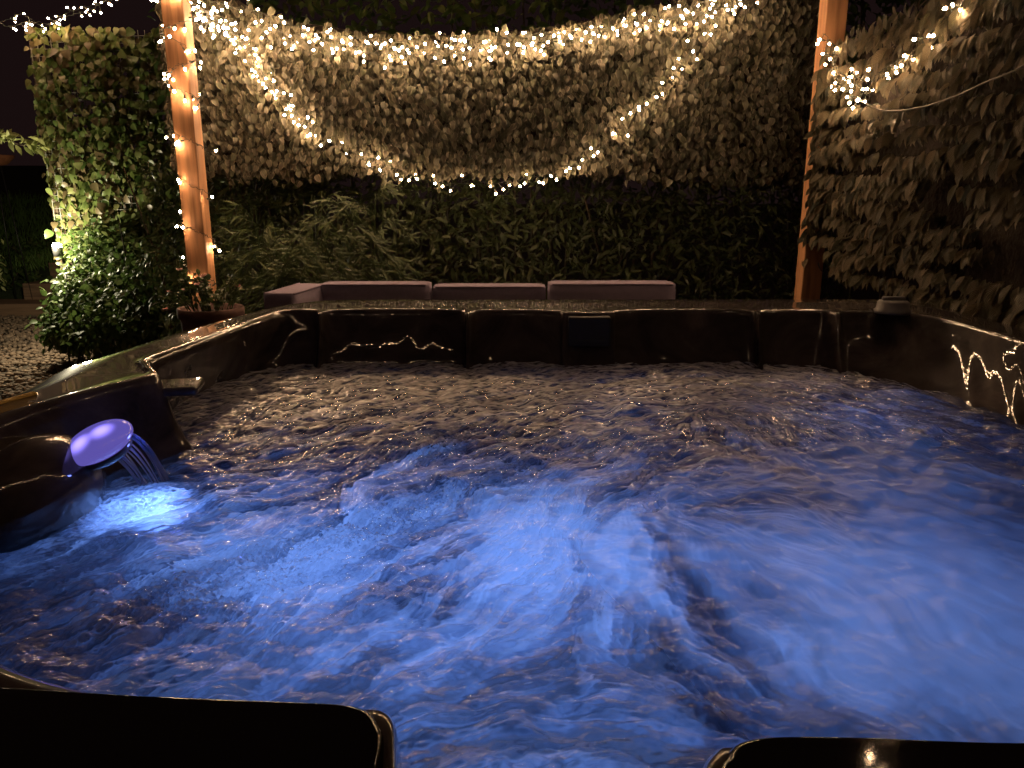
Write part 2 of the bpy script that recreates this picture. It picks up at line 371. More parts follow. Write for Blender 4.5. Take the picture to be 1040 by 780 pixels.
# right leaf screen, coming towards the camera
XR = 1.51; Y0, Y1 = 1.55, 3.90; ZT = 1.93
t = thing('leaf_screen', 'long drooping fern leaf screen hung in rows beside the tub, right of the post', 'leaf screen', (XR, (Y0 + Y1) / 2, .9), 'leaf screens round the tub')
X, Zz = np.meshgrid(np.linspace(Y0, Y1, 50), np.linspace(.95, ZT - .02, 24)); Xx = XR + .10 + .015 * smooth_noise(X, Zz, 44, 5)
idx = np.arange(X.size).reshape(X.shape)
F = np.stack([idx[:-1, :-1], idx[:-1, 1:], idx[1:, 1:], idx[1:, :-1]], -1).reshape(-1, 4)
mesh_obj('backing', np.stack([Xx, X, Zz], -1).reshape(-1, 3), F, M['soil'], t, smooth=True)
PP, TT, NN, LL, WW = [], [], [], [], []
rows = 15
for i in range(rows):
    k = 330
    py = rng.uniform(Y0, Y1, k); zr = .90 + (ZT - .90) * (i + .6) / rows + .015 * np.sin(py * 4 + i * 1.7)
    pz = zr + rng.normal(0, .006, k) + .018 * smooth_noise(py, py, 160 + i, 6); dep = rng.uniform(-.05, .04, k)
    PP.append(np.stack([XR + dep + .03 * smooth_noise(py, pz, 60 + i, 8), py, pz], -1))
    TT.append(np.stack([-.62 + rng.normal(0, .25, k), -.15 + rng.normal(0, .27, k), np.full(k, -.75) + rng.normal(0, .16, k)], -1))
    NN.append(np.stack([np.full(k, -1.0), -.35 + rng.normal(0, .5, k), .45 + rng.normal(0, .35, k)], -1))
    l = rng.uniform(.046, .078, k); LL.append(l); WW.append(l * rng.uniform(.34, .5, k))
# upright tips along the top edge
k = 420; py = rng.uniform(Y0, Y1, k)
PP.append(np.stack([XR + rng.uniform(-.05, .04, k), py, np.full(k, ZT - .05) + rng.normal(0, .02, k)], -1))
TT.append(np.stack([rng.normal(-.2, .3, k), rng.normal(0, .35, k), np.full(k, .9)], -1))
NN.append(np.stack([np.full(k, -1.0), rng.normal(-.3, .4, k), rng.normal(0, .3, k)], -1)); l = rng.uniform(.04, .065, k); LL.append(l); WW.append(l * .42)
k = 420      # growth over the front of the post
PP.append(np.stack([rng.uniform(1.44, 1.55, k), np.full(k, 3.865) + rng.normal(0, .012, k), rng.uniform(1.06, 1.84, k)], -1))
TT.append(np.stack([rng.normal(-.1, .3, k), rng.normal(-.3, .2, k), np.full(k, -.8)], -1))
NN.append(np.stack([rng.normal(-.3, .4, k), np.full(k, -1.), rng.normal(.3, .3, k)], -1)); l = rng.uniform(.04, .065, k); LL.append(l); WW.append(l * .45)
PP, TT, NN, LL, WW = np.vstack(PP), np.vstack(TT), np.vstack(NN), np.concatenate(LL), np.concatenate(WW)
ok = (smooth_noise(PP[:, 1], PP[:, 2], 77, 16) > -.34) | (PP[:, 2] > ZT - .09)
big = 1 + .35 * smooth_noise(PP[:, 1], PP[:, 2], 78, 9)
leaves('foliage', M['fern_leaf'], t, PP[ok], TT[ok] + rnd(ok.sum(), .07), NN[ok], (LL * big)[ok], (WW * big)[ok], fold=.4, curl=.35)

# ------------------------------------------------------------------ lower hedge behind the sofa
def hedge(name, label, cat, x0, x1, y0, y1, z0, z1, n, m, ll, wr, seed, group=None, droop=-.3, nstem=26):
    t = thing(name, label, cat, ((x0 + x1) / 2, (y0 + y1) / 2, 0), group)
    x = rng.uniform(x0, x1, n); z = z0 + (z1 - z0) * rng.uniform(0, 1, n) ** .8
    lump = smooth_noise(x, z, seed, 6)
    y = y0 + .07 * lump + np.abs(rng.normal(0, 1, n)) * (y1 - y0) * .35
    z = z + np.where(z > z1 - .15, .06 * smooth_noise(x, x, seed + 1, 9), 0)
    tip = np.stack([rng.normal(0, .8, n), -.5 + rng.normal(0, .4, n), droop + rng.normal(0, .5, n)], -1)
    nr = np.stack([rng.normal(0, .5, n), -.6 + rng.normal(0, .3, n), .7 + rng.normal(0, .3, n)], -1)
    l = rng.uniform(*ll, n)
    leaves('foliage', m, t, np.stack([x, y, z], -1), tip, nr, l, l * rng.uniform(*wr, n), fold=.25, curl=.3)
    lines, rs = [], []
    for i in range(nstem):
        xs = rng.uniform(x0, x1); ys = rng.uniform(y0 + .12, y1); h = z1 - .05
        q = np.array([[xs + rng.normal(0, .03), ys, 0], [xs + rng.normal(0, .05), ys, h * .5], [xs + rng.normal(0, .09), ys - .05, h]])
        lines.append(crom(q, 6)); rs.append(np.linspace(.012, .004, len(lines[-1])))
    tubes('stems', lines, rs, M['stem'], t, 5)
    return t
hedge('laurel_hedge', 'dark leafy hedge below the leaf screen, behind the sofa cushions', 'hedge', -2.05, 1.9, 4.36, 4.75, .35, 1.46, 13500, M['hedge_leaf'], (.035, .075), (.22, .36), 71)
hedge('tall_hedge', 'tall dark hedge against the night sky above and behind the leaf screen', 'hedge', -2.0, 2.6, 4.62, 5.2, 1.6, 3.0, 6500, M['bush_leaf'], (.05, .09), (.4, .6), 171)
# dark core so that no night sky shows between hedge leaves
# bamboo with long arching leaves, left half in front of the hedge
t = thing('bamboo_clump', 'green bamboo with long arching leaves right of the lit post', 'bamboo', (-1.1, 4.2, 0))
lines, rs, PP, TT, NN, LL = [], [], [], [], [], []
for i in range(30):
    bx = rng.uniform(-1.45, -.72) if i < 29 else -.9; by = rng.uniform(4.16, 4.34); h = rng.uniform(.8, 1.3) if bx < -.3 else rng.uniform(.8, 1.15)
    lean = rng.normal(0, .12); q = np.array([[bx, by, 0], [bx + lean * .3, by - .02, h * .5], [bx + lean, by - .08, h]])
    c = crom(q, 8); lines.append(c); rs.append(np.linspace(.007, .0025, len(c)))
    for s in range(3):      # arching side shoots with leaves alternating along them
        z0 = h * rng.uniform(.55, 1.0); k0 = c[np.argmin(abs(c[:, 2] - z0))]
        dx = rng.choice([-1, 1]) * rng.uniform(.1, .26)
        sh = crom(np.array([k0, k0 + [dx * .5, -.07, rng.uniform(.05, .13)], k0 + [dx, -.12, rng.uniform(-.06, .05)]]), 7)
        lines.append(sh); rs.append(np.linspace(.003, .001, len(sh)))
        for j in range(2, len(sh)):
            for q_ in (-1, 1):
                PP.append(sh[j]); TT.append([np.sign(dx) * .8 + rng.normal(0, .3), -.35 + rng.normal(0, .3), -.25 + q_ * .35 + rng.normal(0, .2)])
                NN.append([rng.normal(0, .4), -.7, .7]); LL.append(rng.uniform(.035, .095))
PP, TT, NN, LL = map(np.array, (PP, TT, NN, LL))
leaves('foliage', M['bamboo_leaf'], t, PP, TT, NN, LL, LL * rng.uniform(.09, .14, len(LL)), fold=.3, curl=.45)
tubes('canes', lines, rs, M['bamboo_leaf'], t, 5)

# ------------------------------------------------------------------ ivy trellis at the left
YT = 6.2
a, b = at_y(32, 32, YT), at_y(60, 300, YT)
tx0 = a[0]; tx1 = at_y(186, 40, YT)[0] + .35; tz1 = a[2]; tz0 = .25
t = thing('ivy_trellis', 'tall green ivy covered net trellis left of the lit wooden post', 'trellis', ((tx0 + tx1) / 2, YT, 0))
box_obj('frame_post', (tx0 - .02, YT - .02, 0), (tx0 + .025, YT + .025, tz1), M['stem'], t, bev=.004)
box_obj('frame_post', (tx1 - .02, YT - .02, 0), (tx1 + .025, YT + .025, tz1 - .02), M['stem'], t, bev=.004)
lines = []
for zz in np.arange(tz0 + .05, tz1, .05): lines.append(np.array([[tx0, YT - .05, zz], [(tx0 + tx1) / 2, YT - .055, zz - .012], [tx1, YT - .05, zz]]))
for xx in np.arange(tx0 + .01, tx1, .05): lines.append(np.array([[xx, YT - .05, tz0], [xx, YT - .055, (tz0 + tz1) / 2], [xx, YT - .05, tz1]]))
tubes('netting', lines, .0028, M['net'], t, 4)
n = 6000; x = rng.uniform(tx0, tx1, n); z = rng.uniform(.55, tz1 + .02, n)
keep = (smooth_noise(x, z, 91, 11) > -.30) | (rng.uniform(0, 1, n) < .25); x, z = x[keep], z[keep]; n = len(x)
P = np.stack([x, YT - .07 + .06 * smooth_noise(x, z, 92, 8) + rng.normal(0, .03, n), z], -1)
l = rng.uniform(.035, .078, n)
leaves('foliage', M['ivy_leaf'], t, P, np.stack([rng.normal(0, .5, n), -.3 + rng.normal(0, .3, n), np.full(n, -.7)], -1),
       np.stack([rng.normal(0, .5, n), np.full(n, -1.), .3 + rng.normal(0, .4, n)], -1), l, l * rng.uniform(.7, .95, n), fold=.2, curl=.25,
       rows=((0, 0), (.12, .9), (.42, 1.0), (.72, .55), (1, 0)))
lines = []
for i in range(22):
    xs = rng.uniform(tx0 + .05, tx1); pts = [[xs, YT - .03, .1]]
    for k in range(1, 8): xs += rng.normal(0, .06); pts.append([min(max(xs, tx0), tx1), YT - .035, .1 + k * (tz1 - .15) / 7])
    lines.append(crom(pts, 5))
tubes('stems', lines, .006, M['stem'], t, 5)

# bush at its foot
def blob_bush(name, label, cat, cs, n, m, ll, wr, group=None, stems=14, ground=0.0, parent=None):
    cs = np.array(cs, float)      # rows: cx cy cz rx ry rz
    t = thing(name, label, cat, (cs[0, 0], cs[0, 1], ground), group)
    k = rng.integers(0, len(cs), n); d = rnd(n, 1); d /= np.linalg.norm(d, axis=1)[:, None]
    rad = rng.uniform(.45, 1.0, n) ** .5 * (1 + .18 * rng.normal(0, 1, n))
    P = cs[k, :3] + d * cs[k, 3:] * rad[:, None]; ok = P[:, 2] > ground + .015; P, d = P[ok], d[ok]; n = len(P)
    l = rng.uniform(*ll, n)
    leaves('foliage', m, t, P, d * .6 + rnd(n, .5) + [0, 0, -.35], d * .5 + rnd(n, .4) + [0, -.35, .6], l, l * rng.uniform(*wr, n), fold=.25, curl=.3)
    lines, rs = [], []
    for i in range(stems):
        c = cs[rng.integers(0, len(cs))]; e = c[:3] + rng.normal(0, .5, 3) * c[3:]
        e[2] = max(e[2], ground + .15); b0 = np.array([c[0] + rng.normal(0, .06), c[1] + rng.normal(0, .06), ground])
        lines.append(crom([b0, (b0 + e) / 2 + [0, 0, .08], e], 5)); rs.append(np.linspace(.009, .003, len(lines[-1])))
    tubes('stems', lines, rs, M['stem'], t, 5)
    return t
P1 = lambda px, py, y: list(at_y(px, py, y))
blob_bush('ivy_bush', 'tumbling leafy bush spilling onto the gravel at the foot of the trellis', 'bush',
          [P1(150, 295, 5.6) + [.40, .25, .34], P1(112, 280, 5.85) + [.30, .2, .34], P1(92, 305, 5.75) + [.26, .25, .24], P1(175, 300, 5.3) + [.35, .25, .32],
           P1(80, 325, 5.7) + [.22, .22, .14], P1(135, 325, 5.4) + [.4, .25, .22], P1(110, 255, 6.0) + [.3, .12, .2], P1(120, 338, 5.5) + [.42, .24, .16], P1(75, 336, 5.65) + [.2, .2, .12], P1(165, 330, 5.4) + [.3, .22, .2]], 9500, M['bush_leaf'], (.032, .065), (.55, .8), stems=26)
blob_bush('pale_shrub', 'pale yellow green conifer shrub at the edge of the lawn', 'shrub',
          [P1(-24, 245, 7.6) + [.17, .17, .28], P1(-26, 218, 7.6) + [.11, .11, .22], P1(-22, 275, 7.6) + [.17, .17, .2]], 1800, M['pale_leaf'], (.03, .06), (.3, .5), stems=6, ground=.0)
blob_bush('low_shrub', 'low dark green shrub in front of the lawn above the timber steps', 'shrub',
          [P1(18, 285, 9.1) + [.35, .2, .22], P1(35, 262, 9.6) + [.3, .2, .2], P1(-15, 290, 9.0) + [.35, .2, .22]], 1500, M['bush_leaf'], (.05, .1), (.4, .6), stems=8, ground=.2)

# sapling outside the frame whose leafy branch reaches in from the left
t = thing('sapling', 'thin leafy branch with pale leaves reaching in front of the dark sky', 'tree', (-4.25, 6.0, 0))
br = crom([[-4.25, 6.0, 1.2], [-4.05, 5.95, 1.55], at_y(-5, 137, 5.9), at_y(20, 147, 5.9), at_y(44, 146, 5.9)], 8)
tubes('trunk', [crom([[-4.25, 6.0, 0], [-4.27, 6.0, 1.0], [-4.2, 6.02, 2.2]], 8)], [np.linspace(.028, .012, 17)], M['stem'], t, 7)
tubes('branch', [br], [np.linspace(.008, .002, len(br))], M['stem'], t, 5)
k = rng.integers(10, len(br), 95); P = br[k] + rnd(95, .018); l = rng.uniform(.05, .09, 95)
leaves('foliage', M['pale_leaf'], t, P, rnd(95, .5) + [.7, -.1, -.1], rnd(95, .4) + [0, -.6, .7], l, l * .42)

# small rusty bowl on a stand beyond
c = at_y(-6, 163, 8.6)
t = thing('fire_bowl', 'small rust coloured fire bowl standing in the dark beyond the branch', 'fire bowl', (c[0], 8.6, 0))
lathe('bowl', [(.02, -.06), (.12, -.04), (.19, .03), (.2, .055), (.185, .05), (.1, -.02), (0.0, -.035)], c, M['rust'], t, 28)
tubes('stand', [np.array([[c[0] + .06 * math.cos(q), 8.6 + .06 * math.sin(q), c[2] - .04], [c[0] + .2 * math.cos(q), 8.6 + .2 * math.sin(q), 0]]) for q in (0, 2.1, 4.2)], .006, M['black_metal'], t, 6)

# ------------------------------------------------------------------ garden lamp
c = at_y(58, 251, 5.95)
t = thing('garden_lamp', 'bright garden spike lamp shining among leaves at the foot of the trellis', 'garden lamp', (c[0], c[1], 0))
tubes('spike', [np.array([[c[0], c[1] + .06, 0], [c[0], c[1] + .06, c[2] - .03]])], .01, M['black_metal'], t, 8)
lathe('housing', [(.0, -.07), (.03, -.07), (.034, -.03), (.036, 0.0), (.03, 0.0)], c, M['black_metal'], t, 20)
lathe('lens', [(.03, .0), (.03, .018), (.02, .03), (0.0, .034)], c, M['white_glass'], t, 20)
ld = bpy.data.lights.new('garden_lamp_light', 'POINT'); ld.energy = 55; ld.color = (1, .87, .58); ld.shadow_soft_size = .03
lo = bpy.data.objects.new('garden_lamp_light', ld); C.objects.link(lo); lo.location = c + [-.05, -.16, .05]

# ------------------------------------------------------------------ posts
def post(x, y, label, ztop=2.75, rot=0.0, s=.05):
    bm = bmesh.new(); box_bm(bm, (x - s, y - s, 0), (x + s, y + s, ztop), .006, 2, rot)
    return tag(bm_obj('wooden_post', bm, M['wood']), label, 'post', 'wooden posts')
LP = (at_y(207, 300, 3.62)[0], 3.62)
post(*LP, 'orange brown wooden post wrapped in fairy lights, with a flower pot at its foot', s=.047)
RP = (at_y(818, 300, 3.95)[0] + .012, 3.96)
post(*RP, 'plain wooden post at the corner of the two leaf screens', s=.05)

# ------------------------------------------------------------------ string lights
bm = bmesh.new()
prof = [(.0022, 0), (.0048, .003), (.0056, .008), (.0046, .0135), (.0, .016)]
def bulb_mesh():
    n = 8; V, F, MI = [], [], []
    pr = [(.0030, -.014), (.0036, -.012), (.0036, -.001), (.0038, .0), (.0048, .0045), (.0052, .008), (.0044, .013), (.0020, .0165)]
    for r, z in pr: V += [(r * math.cos(6.2832 * j / n), r * math.sin(6.2832 * j / n), z) for j in range(n)]
    for i in range(len(pr) - 1):
        for j in range(n):
            k = (j + 1) % n; F.append((i * n + j, i * n + k, (i + 1) * n + k, (i + 1) * n + j)); MI.append(0 if i < 3 else 1)
    F.append(tuple(range(n))[::-1]); MI.append(0); F.append(tuple((len(pr) - 1) * n + j for j in range(n))); MI.append(1)
    me = bpy.data.meshes.new('bulb'); me.from_pydata(V, [], F); me.materials.append(M['socket']); me.materials.append(M['bulb'])
    me.polygons.foreach_set('material_index', MI); me.polygons.foreach_set('use_smooth', [True] * len(F)); return me
BULB = bulb_mesh()
def string(label, strands, counts, loc, spread=.012, wire_mat='wire', sag_spots=None):
    """one string: its wire strands as one part, every bulb a part of its own."""
    t = thing('string_lights', label, 'string lights', loc, 'strings of fairy lights')
    lines = []; nb = 0
    for pts, cnt in zip(strands, counts):
        c = crom(pts, 14); seg = np.linalg.norm(np.diff(c, axis=0), axis=1); s = np.concatenate([[0], np.cumsum(seg)])
        wob = rnd(len(c), .0035); wob[[0, -1]] = 0; c = c + wob
        lines.append(c)
        for k in range(cnt):
            u = (k + .5 + rng.uniform(-.32, .32)) / cnt * s[-1]
            p = np.array([np.interp(u, s, c[:, i]) for i in range(3)])
            d = rng.normal(0, 1, 3); d[2] -= .5; d /= np.linalg.norm(d); q = p + d * rng.uniform(.008, spread + .012)
            lines.append(np.array([p, (p + q) / 2 + [0, 0, .002], q]))
            o = bpy.data.objects.new('bulb', BULB); C.objects.link(o); o.parent = t
            o.location = Vector(q + d * .012) - t.location
            o.rotation_euler = Vector(d).to_track_quat('Z', 'Y').to_euler(); nb += 1
    tubes('wire', lines, .0013, M[wire_mat], t, 5)
    return t
yg = YS - .105
def path(pts, y): return [at_y(px, py, y if len(p) == 2 else p[2]) for p in pts for px, py in [p[:2]]]
up1 = path([(190, 2, 3.72), (215, 14, 3.95), (255, 26), (300, 36), (350, 43), (400, 48), (450, 47), (500, 44), (550, 40), (600, 30), (650, 23), (700, 15), (740, 6), (775, -8)], yg)
up2 = path([(182, -8, 3.72), (225, 4, 3.95), (265, 14), (310, 30), (350, 37), (400, 42), (455, 40), (505, 38), (560, 32), (620, 22), (680, 10), (735, -2)], yg)
string('lower of the two fairy light strands in the upper festoon on the leaf screen', [up1], [96], (up1[6][0], yg, up1[6][2]), .022)
up3 = path([(205, 10, 3.9), (240, 30), (285, 42), (340, 50), (395, 55), (450, 54), (505, 50), (560, 43), (610, 33), (665, 22), (715, 8)], yg + .03)
string('loose third strand of fairy lights tucked among the leaves just below the upper festoon', [up3], [58], (up3[5][0], yg, up3[5][2]), .03)
string('higher of the two fairy light strands along the top edge of the leaf screen', [up2], [66], (up2[6][0], yg, up2[6][2]), .02)
lo1 = path([(198, 4, 3.74), (222, 22, 3.95), (240, 38), (258, 62), (275, 86), (293, 104), (312, 126), (335, 143), (365, 158), (398, 170), (432, 183), (470, 187), (515, 184), (560, 175), (592, 161), (622, 140), (642, 113), (657, 95), (684, 79), (700, 52), (716, 30), (742, 6), (752, -8)], yg - .01)
lo2 = path([(200, 10, 3.74), (232, 30, 3.95), (252, 50), (268, 76), (290, 98), (305, 120)], yg + .01)
string('deep festoon of fairy lights sagging to the bottom edge of the back leaf screen', [lo1], [92], (lo1[12][0], yg, lo1[12][2]), .02)
lo3 = path([(192, 4, 3.74), (210, 20, 3.9), (226, 36), (246, 58), (262, 74), (282, 98), (300, 116), (322, 136)], yg + .02)
string('short fairy light string from the lit post down the start of the deep festoon', [lo2, lo3], [26, 26], (lo2[2][0], yg, lo2[2][2]), .022)
l1 = path([(-30, 18), (0, 22), (22, 14), (45, 27), (70, 12), (97, 5), (130, -6)], 5.98)
l2 = path([(-30, 6), (5, 26), (30, 22), (52, 24), (66, 17), (90, 10), (115, -4)], 5.98)
string('short fairy light string above the top of the ivy trellis, against the night sky', [l1, l2], [30, 22], (l1[3][0], 5.98, l1[3][2]), .02)
# wrapped round the left post
w_ = []
turns = 7.2
for u in np.linspace(0, 1, 120):
    a = u * turns * 2 * math.pi; rr = .071 + .006 * math.sin(u * 37); zz = 2.25 - u * (2.25 - .82)
    w_.append([LP[0] + rr * math.cos(a), LP[1] + rr * math.sin(a), zz])
w2 = []
for u in np.linspace(0, 1, 60):
    a = 1.5 - u * 3.3 * 2 * math.pi; rr = .075; zz = 2.2 - u * (2.2 - 1.66); w2.append([LP[0] + rr * math.cos(a), LP[1] + rr * math.sin(a), zz])
string('fairy light string spiralled round the lit wooden post down to the flower pot', [np.array(w_[::3]), np.array(w2[::3])], [62, 36], (LP[0], LP[1], .8), .01)
xr = XR - .075
def pr(pts): return [at_x(px, py, xr) for px, py in pts]
r1 = pr([(836, 34), (848, 50), (842, 66), (852, 82), (866, 96), (880, 102), (886, 88), (890, 76), (905, 66), (922, 56), (945, 34), (968, 10), (985, -6)])
r2 = pr([(842, 58), (850, 70), (860, 80), (872, 88), (880, 96), (874, 80), (862, 72)])
r3 = [at_x(985, -6, xr), (1.22, 2.25, 2.6), (.85, 1.75, 2.42), (.45, 1.3, 2.33), (.0, 1.0, 2.34), (-.45, .7, 2.4), (-.9, .35, 2.5), (-1.35, .0, 2.62)]  # added strand out of view, routed over the tub to warm the water
string('bunched fairy lights hooked over the top of the side leaf screen, with an unseen strand added overhead', [r1, r2, r3], [36, 16, 48], (xr, r1[4][1], r1[4][2]), .018)
cb = pr([(878, 100), (905, 112), (940, 110), (978, 99), (1012, 84), (1050, 68), (1090, 40)])
cb = [q + np.array([-.035, 0, 0]) for q in cb]
o = tubes('cable', [crom(cb, 10)], .0026, M['pale_wire'], None, 6)
tag(o, 'thin unlit cable sagging across the fern leaf screen from the bunched fairy lights', 'cable')

# ------------------------------------------------------------------ sofa and cushions
t = thing('garden_sofa', 'dark rattan corner sofa mostly hidden behind the hot tub', 'sofa', (0, 3.5, 0))
box_obj('base', (-1.0, 3.34, .05), (.82, 4.02, .36), M['rattan'], t, bev=.02)
box_obj('base', (-1.24, 2.9, .05), (-.90, 3.33, .36), M['rattan'], t, bev=.02)
box_obj('backrest', (-.94, 3.335, .36), (.82, 3.40, .76), M['rattan'], t, bev=.02)
for q in ((-1.2, 2.95), (-.95, 3.98), (.76, 3.98), (.76, 3.4)): box_obj('leg', (q[0] - .025, q[1] - .025, 0), (q[0] + .025, q[1] + .025, .055), M['black_metal'], t)
def cushion(x0, x1, y, z0, z1, th, label, rz=0.0):
    bm = bmesh.new(); L_ = x1 - x0; nx, nz, ny = 22, 14, 5
    bmesh.ops.create_cube(bm, size=1)
    bmesh.ops.subdivide_edges(bm, edges=bm.edges[:], cuts=11, use_grid_fill=True)
    for v in bm.verts:
        u, q, wv = v.co.x * 2, v.co.y * 2, v.co.z * 2
        def rd(a, b, c): return 1 - .012 * (abs(b) ** 10) - .012 * (abs(c) ** 10)
        x = u * rd(u, q, wv) * L_ / 2; y_ = q * (.84 + .16 * (1 - abs(u) ** 8) * (1 - abs(wv) ** 8)) * th / 2; z_ = wv * rd(wv, u, q) * (z1 - z0) / 2
        v.co = Vector((x, y_, z_))
    bmesh.ops.transform(bm, matrix=Matrix.Translation(((x0 + x1) / 2, y, (z0 + z1) / 2)) @ Matrix.Rotation(rz, 4, 'Z'), verts=bm.verts)
    bmesh.ops.recalc_face_normals(bm, faces=bm.faces)
    tt = thing('sofa_cushion', label, 'cushion', ((x0 + x1) / 2, y, z0), 'mauve grey sofa cushions')
    bm_obj('cover', bm, M['cushion'], tt, True)
    xs = np.linspace(-.47, .47, 30) * L_
    for s in (-1, 1):
        ln = np.stack([xs, np.full(30, s * th * .42), (z1 - z0) / 2 * .985 + 0 * xs], -1)
        ca, sa = math.cos(rz), math.sin(rz)
        ln = np.stack([ln[:, 0] * ca - ln[:, 1] * sa + (x0 + x1) / 2, ln[:, 0] * sa + ln[:, 1] * ca + y, ln[:, 2] + (z0 + z1) / 2], -1)
        tubes('piping', [ln], .004, M['cushion'], tt, 6)
    return tt
yc = 3.47
xs = [at_y(p, 288, yc - .07)[0] for p in (322, 437, 556, 688)]
zt = at_y(400, 288, yc)[2]
cushion(xs[0] + .004, xs[1] - .004, yc, .42, zt + .004, .15, 'mauve grey back cushion next to the angled end cushion')
cushion(xs[1] + .004, xs[2] - .004, yc + .02, .42, zt - .008, .15, 'lower sagging mauve grey back cushion in the middle of the sofa')
cushion(xs[2] + .004, xs[3] - .004, yc - .01, .42, zt + .008, .16, 'mauve grey back cushion at the end of the sofa nearer the plain post')
a, b = at_z(290, 299, zt), at_z(326, 288, zt)
cl = math.hypot(b[0] - a[0], b[1] - a[1]); mid = (a + b) / 2
cushion(mid[0] - cl / 2 - .04, mid[0] + cl / 2 - .04, mid[1] + .03, .42, zt, .15, 'mauve grey cushion angled on the short side of the sofa', math.atan2(b[1] - a[1], b[0] - a[0]))

# ------------------------------------------------------------------ flower pot
pc = at_y(214, 312, 3.33); pz = pc[2]
t = thing('flower_pot', 'tall terracotta pot of small pink flowers at the foot of the lit post', 'flower pot', (pc[0], pc[1], 0))
lathe('pot', [(.0, .0), (.085, .0), (.10, .05), (.125, pz - .06), (.127, pz - .045), (.137, pz - .04), (.137, pz), (.125, pz), (.12, pz - .03), (0, pz - .03)], (pc[0], pc[1], 0), M['terracotta'], t, 36)
lathe('soil', [(.121, pz - .028), (.06, pz - .018), (0, pz - .014)], (pc[0], pc[1], 0), M['soil'], t, 24)
lines = []; PP = []; FL = []
for i in range(46):
    a = rng.uniform(0, 6.28); r0 = rng.uniform(0, .09); h = rng.uniform(.05, .16); r1 = r0 + rng.uniform(.02, .09)
    p0 = np.array([pc[0] + r0 * math.cos(a), pc[1] + r0 * math.sin(a), pz - .02]); p1 = np.array([pc[0] + r1 * math.cos(a), pc[1] + r1 * math.sin(a), pz + h * (1 - .5 * (r1 > .13))])
    c = crom([p0, (p0 + p1) / 2 + [0, 0, .03], p1], 5); lines.append(c); PP += [c[k] for k in range(3, len(c))]
    if i % 5 == 0: FL.append(p1)
FL.append(at_y(168, 315, 3.30)); lines.append(crom([[pc[0] - .09, pc[1], pz - .01], [pc[0] - .14, pc[1], pz + .02], FL[-1]], 5))
tubes('stems', lines, .0022, M['bamboo_leaf'], t, 4)
PP = np.array(PP); n = len(PP); l = rng.uniform(.018, .035, n)
leaves('foliage', M['bamboo_leaf'], t, PP, rnd(n, .7) + [0, 0, .2], rnd(n, .5) + [0, -.4, .7], l, l * .6)
for p in FL:
    k = 9; a = np.linspace(0, 6.28, k, endpoint=False); dirs = np.stack([np.cos(a), np.sin(a) * .8 - .2, .5 + .3 * np.sin(a * 2)], -1)
    leaves('flower', M['petal'], t, np.tile(p, (k, 1)), dirs, np.tile([0, -.5, 1.0], (k, 1)), .016, .012, curl=.1)

# ------------------------------------------------------------------ hot tub
Lp = [(-.09,.500),(-.135,.506),(-.27,.514),(-.42,.565),(-.60,.69),(-.78,.80),(-.86,1.06),(-.855,1.25),(-.80,1.42),(-.752,1.52),(-.735,1.575),(-.775,1.64),(-.82,1.72),(-.812,1.82),(-.78,2.1),(-.75,2.35),(-.72,2.46),(-.632,2.47),(-.603,2.40),(-.572,2.466),(-.36,2.49),(-.172,2.465),(-.14,2.395),(-.106,2.455),(.04,2.47),(.15,2.45),(.17,2.415),(.315,2.415),(.335,2.45),(.50,2.48),(.745,2.468),(.775,2.40),(.807,2.455),(.985,2.465),(1.025,2.405),(1.065,2.448),(1.20,2.43),(1.275,2.33),(1.295,2.15),(1.29,1.93),(1.255,1.84),(1.29,1.75),(1.29,1.3),(1.27,.95),(1.1,.66),(.8,.51),(.5,.465),(.3,.46),(.165,.466),(.138,.46),(.120,.425),(.11,.36),(.03,.345),(-.05,.36),(-.075,.44)]
Wp = [(-.09,.58),(-.13,.59),(-.28,.60),(-.43,.64),(-.59,.76),(-.74,.87),(-.84,1.06),(-.83,1.25),(-.765,1.42),(-.70,1.52),(-.685,1.575),(-.72,1.62),(-.80,1.68),(-.85,1.80),(-.85,2.1),(-.80,2.27),(-.72,2.36),(-.632,2.39),(-.60,2.34),(-.57,2.405),(-.36,2.42),(-.172,2.41),(-.14,2.35),(-.106,2.40),(.04,2.42),(.15,2.41),(.17,2.39),(.315,2.39),(.335,2.41),(.50,2.42),(.745,2.415),(.775,2.35),(.807,2.40),(.955,2.375),(1.0,2.30),(1.035,2.29),(1.12,2.16),(1.165,2.05),(1.19,1.92),(1.21,1.75),(1.2,1.68),(1.22,1.6),(1.22,1.25),(1.2,.98),(1.04,.76),(.78,.62),(.5,.57),(.3,.55),(.18,.55),(.148,.53),(.128,.50),(.10,.45),(.03,.43),(-.05,.45),(-.07,.52)]
Op = [(-.12,.15),(-.16,.15),(-.35,.15),(-.6,.16),(-.88,.24),(-.95,.5),(-.965,.9),(-.955,1.25),(-.955,1.45),(-.975,1.58),(-.985,1.66),(-.975,1.72),(-.96,1.8),(-.94,1.95),(-.90,2.2),(-.85,2.42),(-.80,2.58),(-.70,2.72),(-.62,2.755),(-.54,2.765),(-.36,2.77),(-.2,2.77),(-.14,2.77),(-.08,2.77),(.04,2.77),(.15,2.77),(.17,2.77),(.315,2.77),(.335,2.77),(.5,2.77),(.7,2.77),(.775,2.77),(.83,2.77),(.95,2.77),(1.03,2.77),(1.12,2.77),(1.30,2.76),(1.43,2.65),(1.455,2.35),(1.455,2.0),(1.455,1.9),(1.455,1.75),(1.455,1.3),(1.455,.8),(1.4,.35),(1.1,.16),(.6,.15),(.35,.15),(.2,.15),(.16,.15),(.13,.15),(.1,.15),(.03,.15),(-.05,.15),(-.08,.15)]
K = 14
Lc, Wc, Oc = (crom(p, K, True) for p in (Lp, Wp, Op))
ZR, ZW = .90, .74
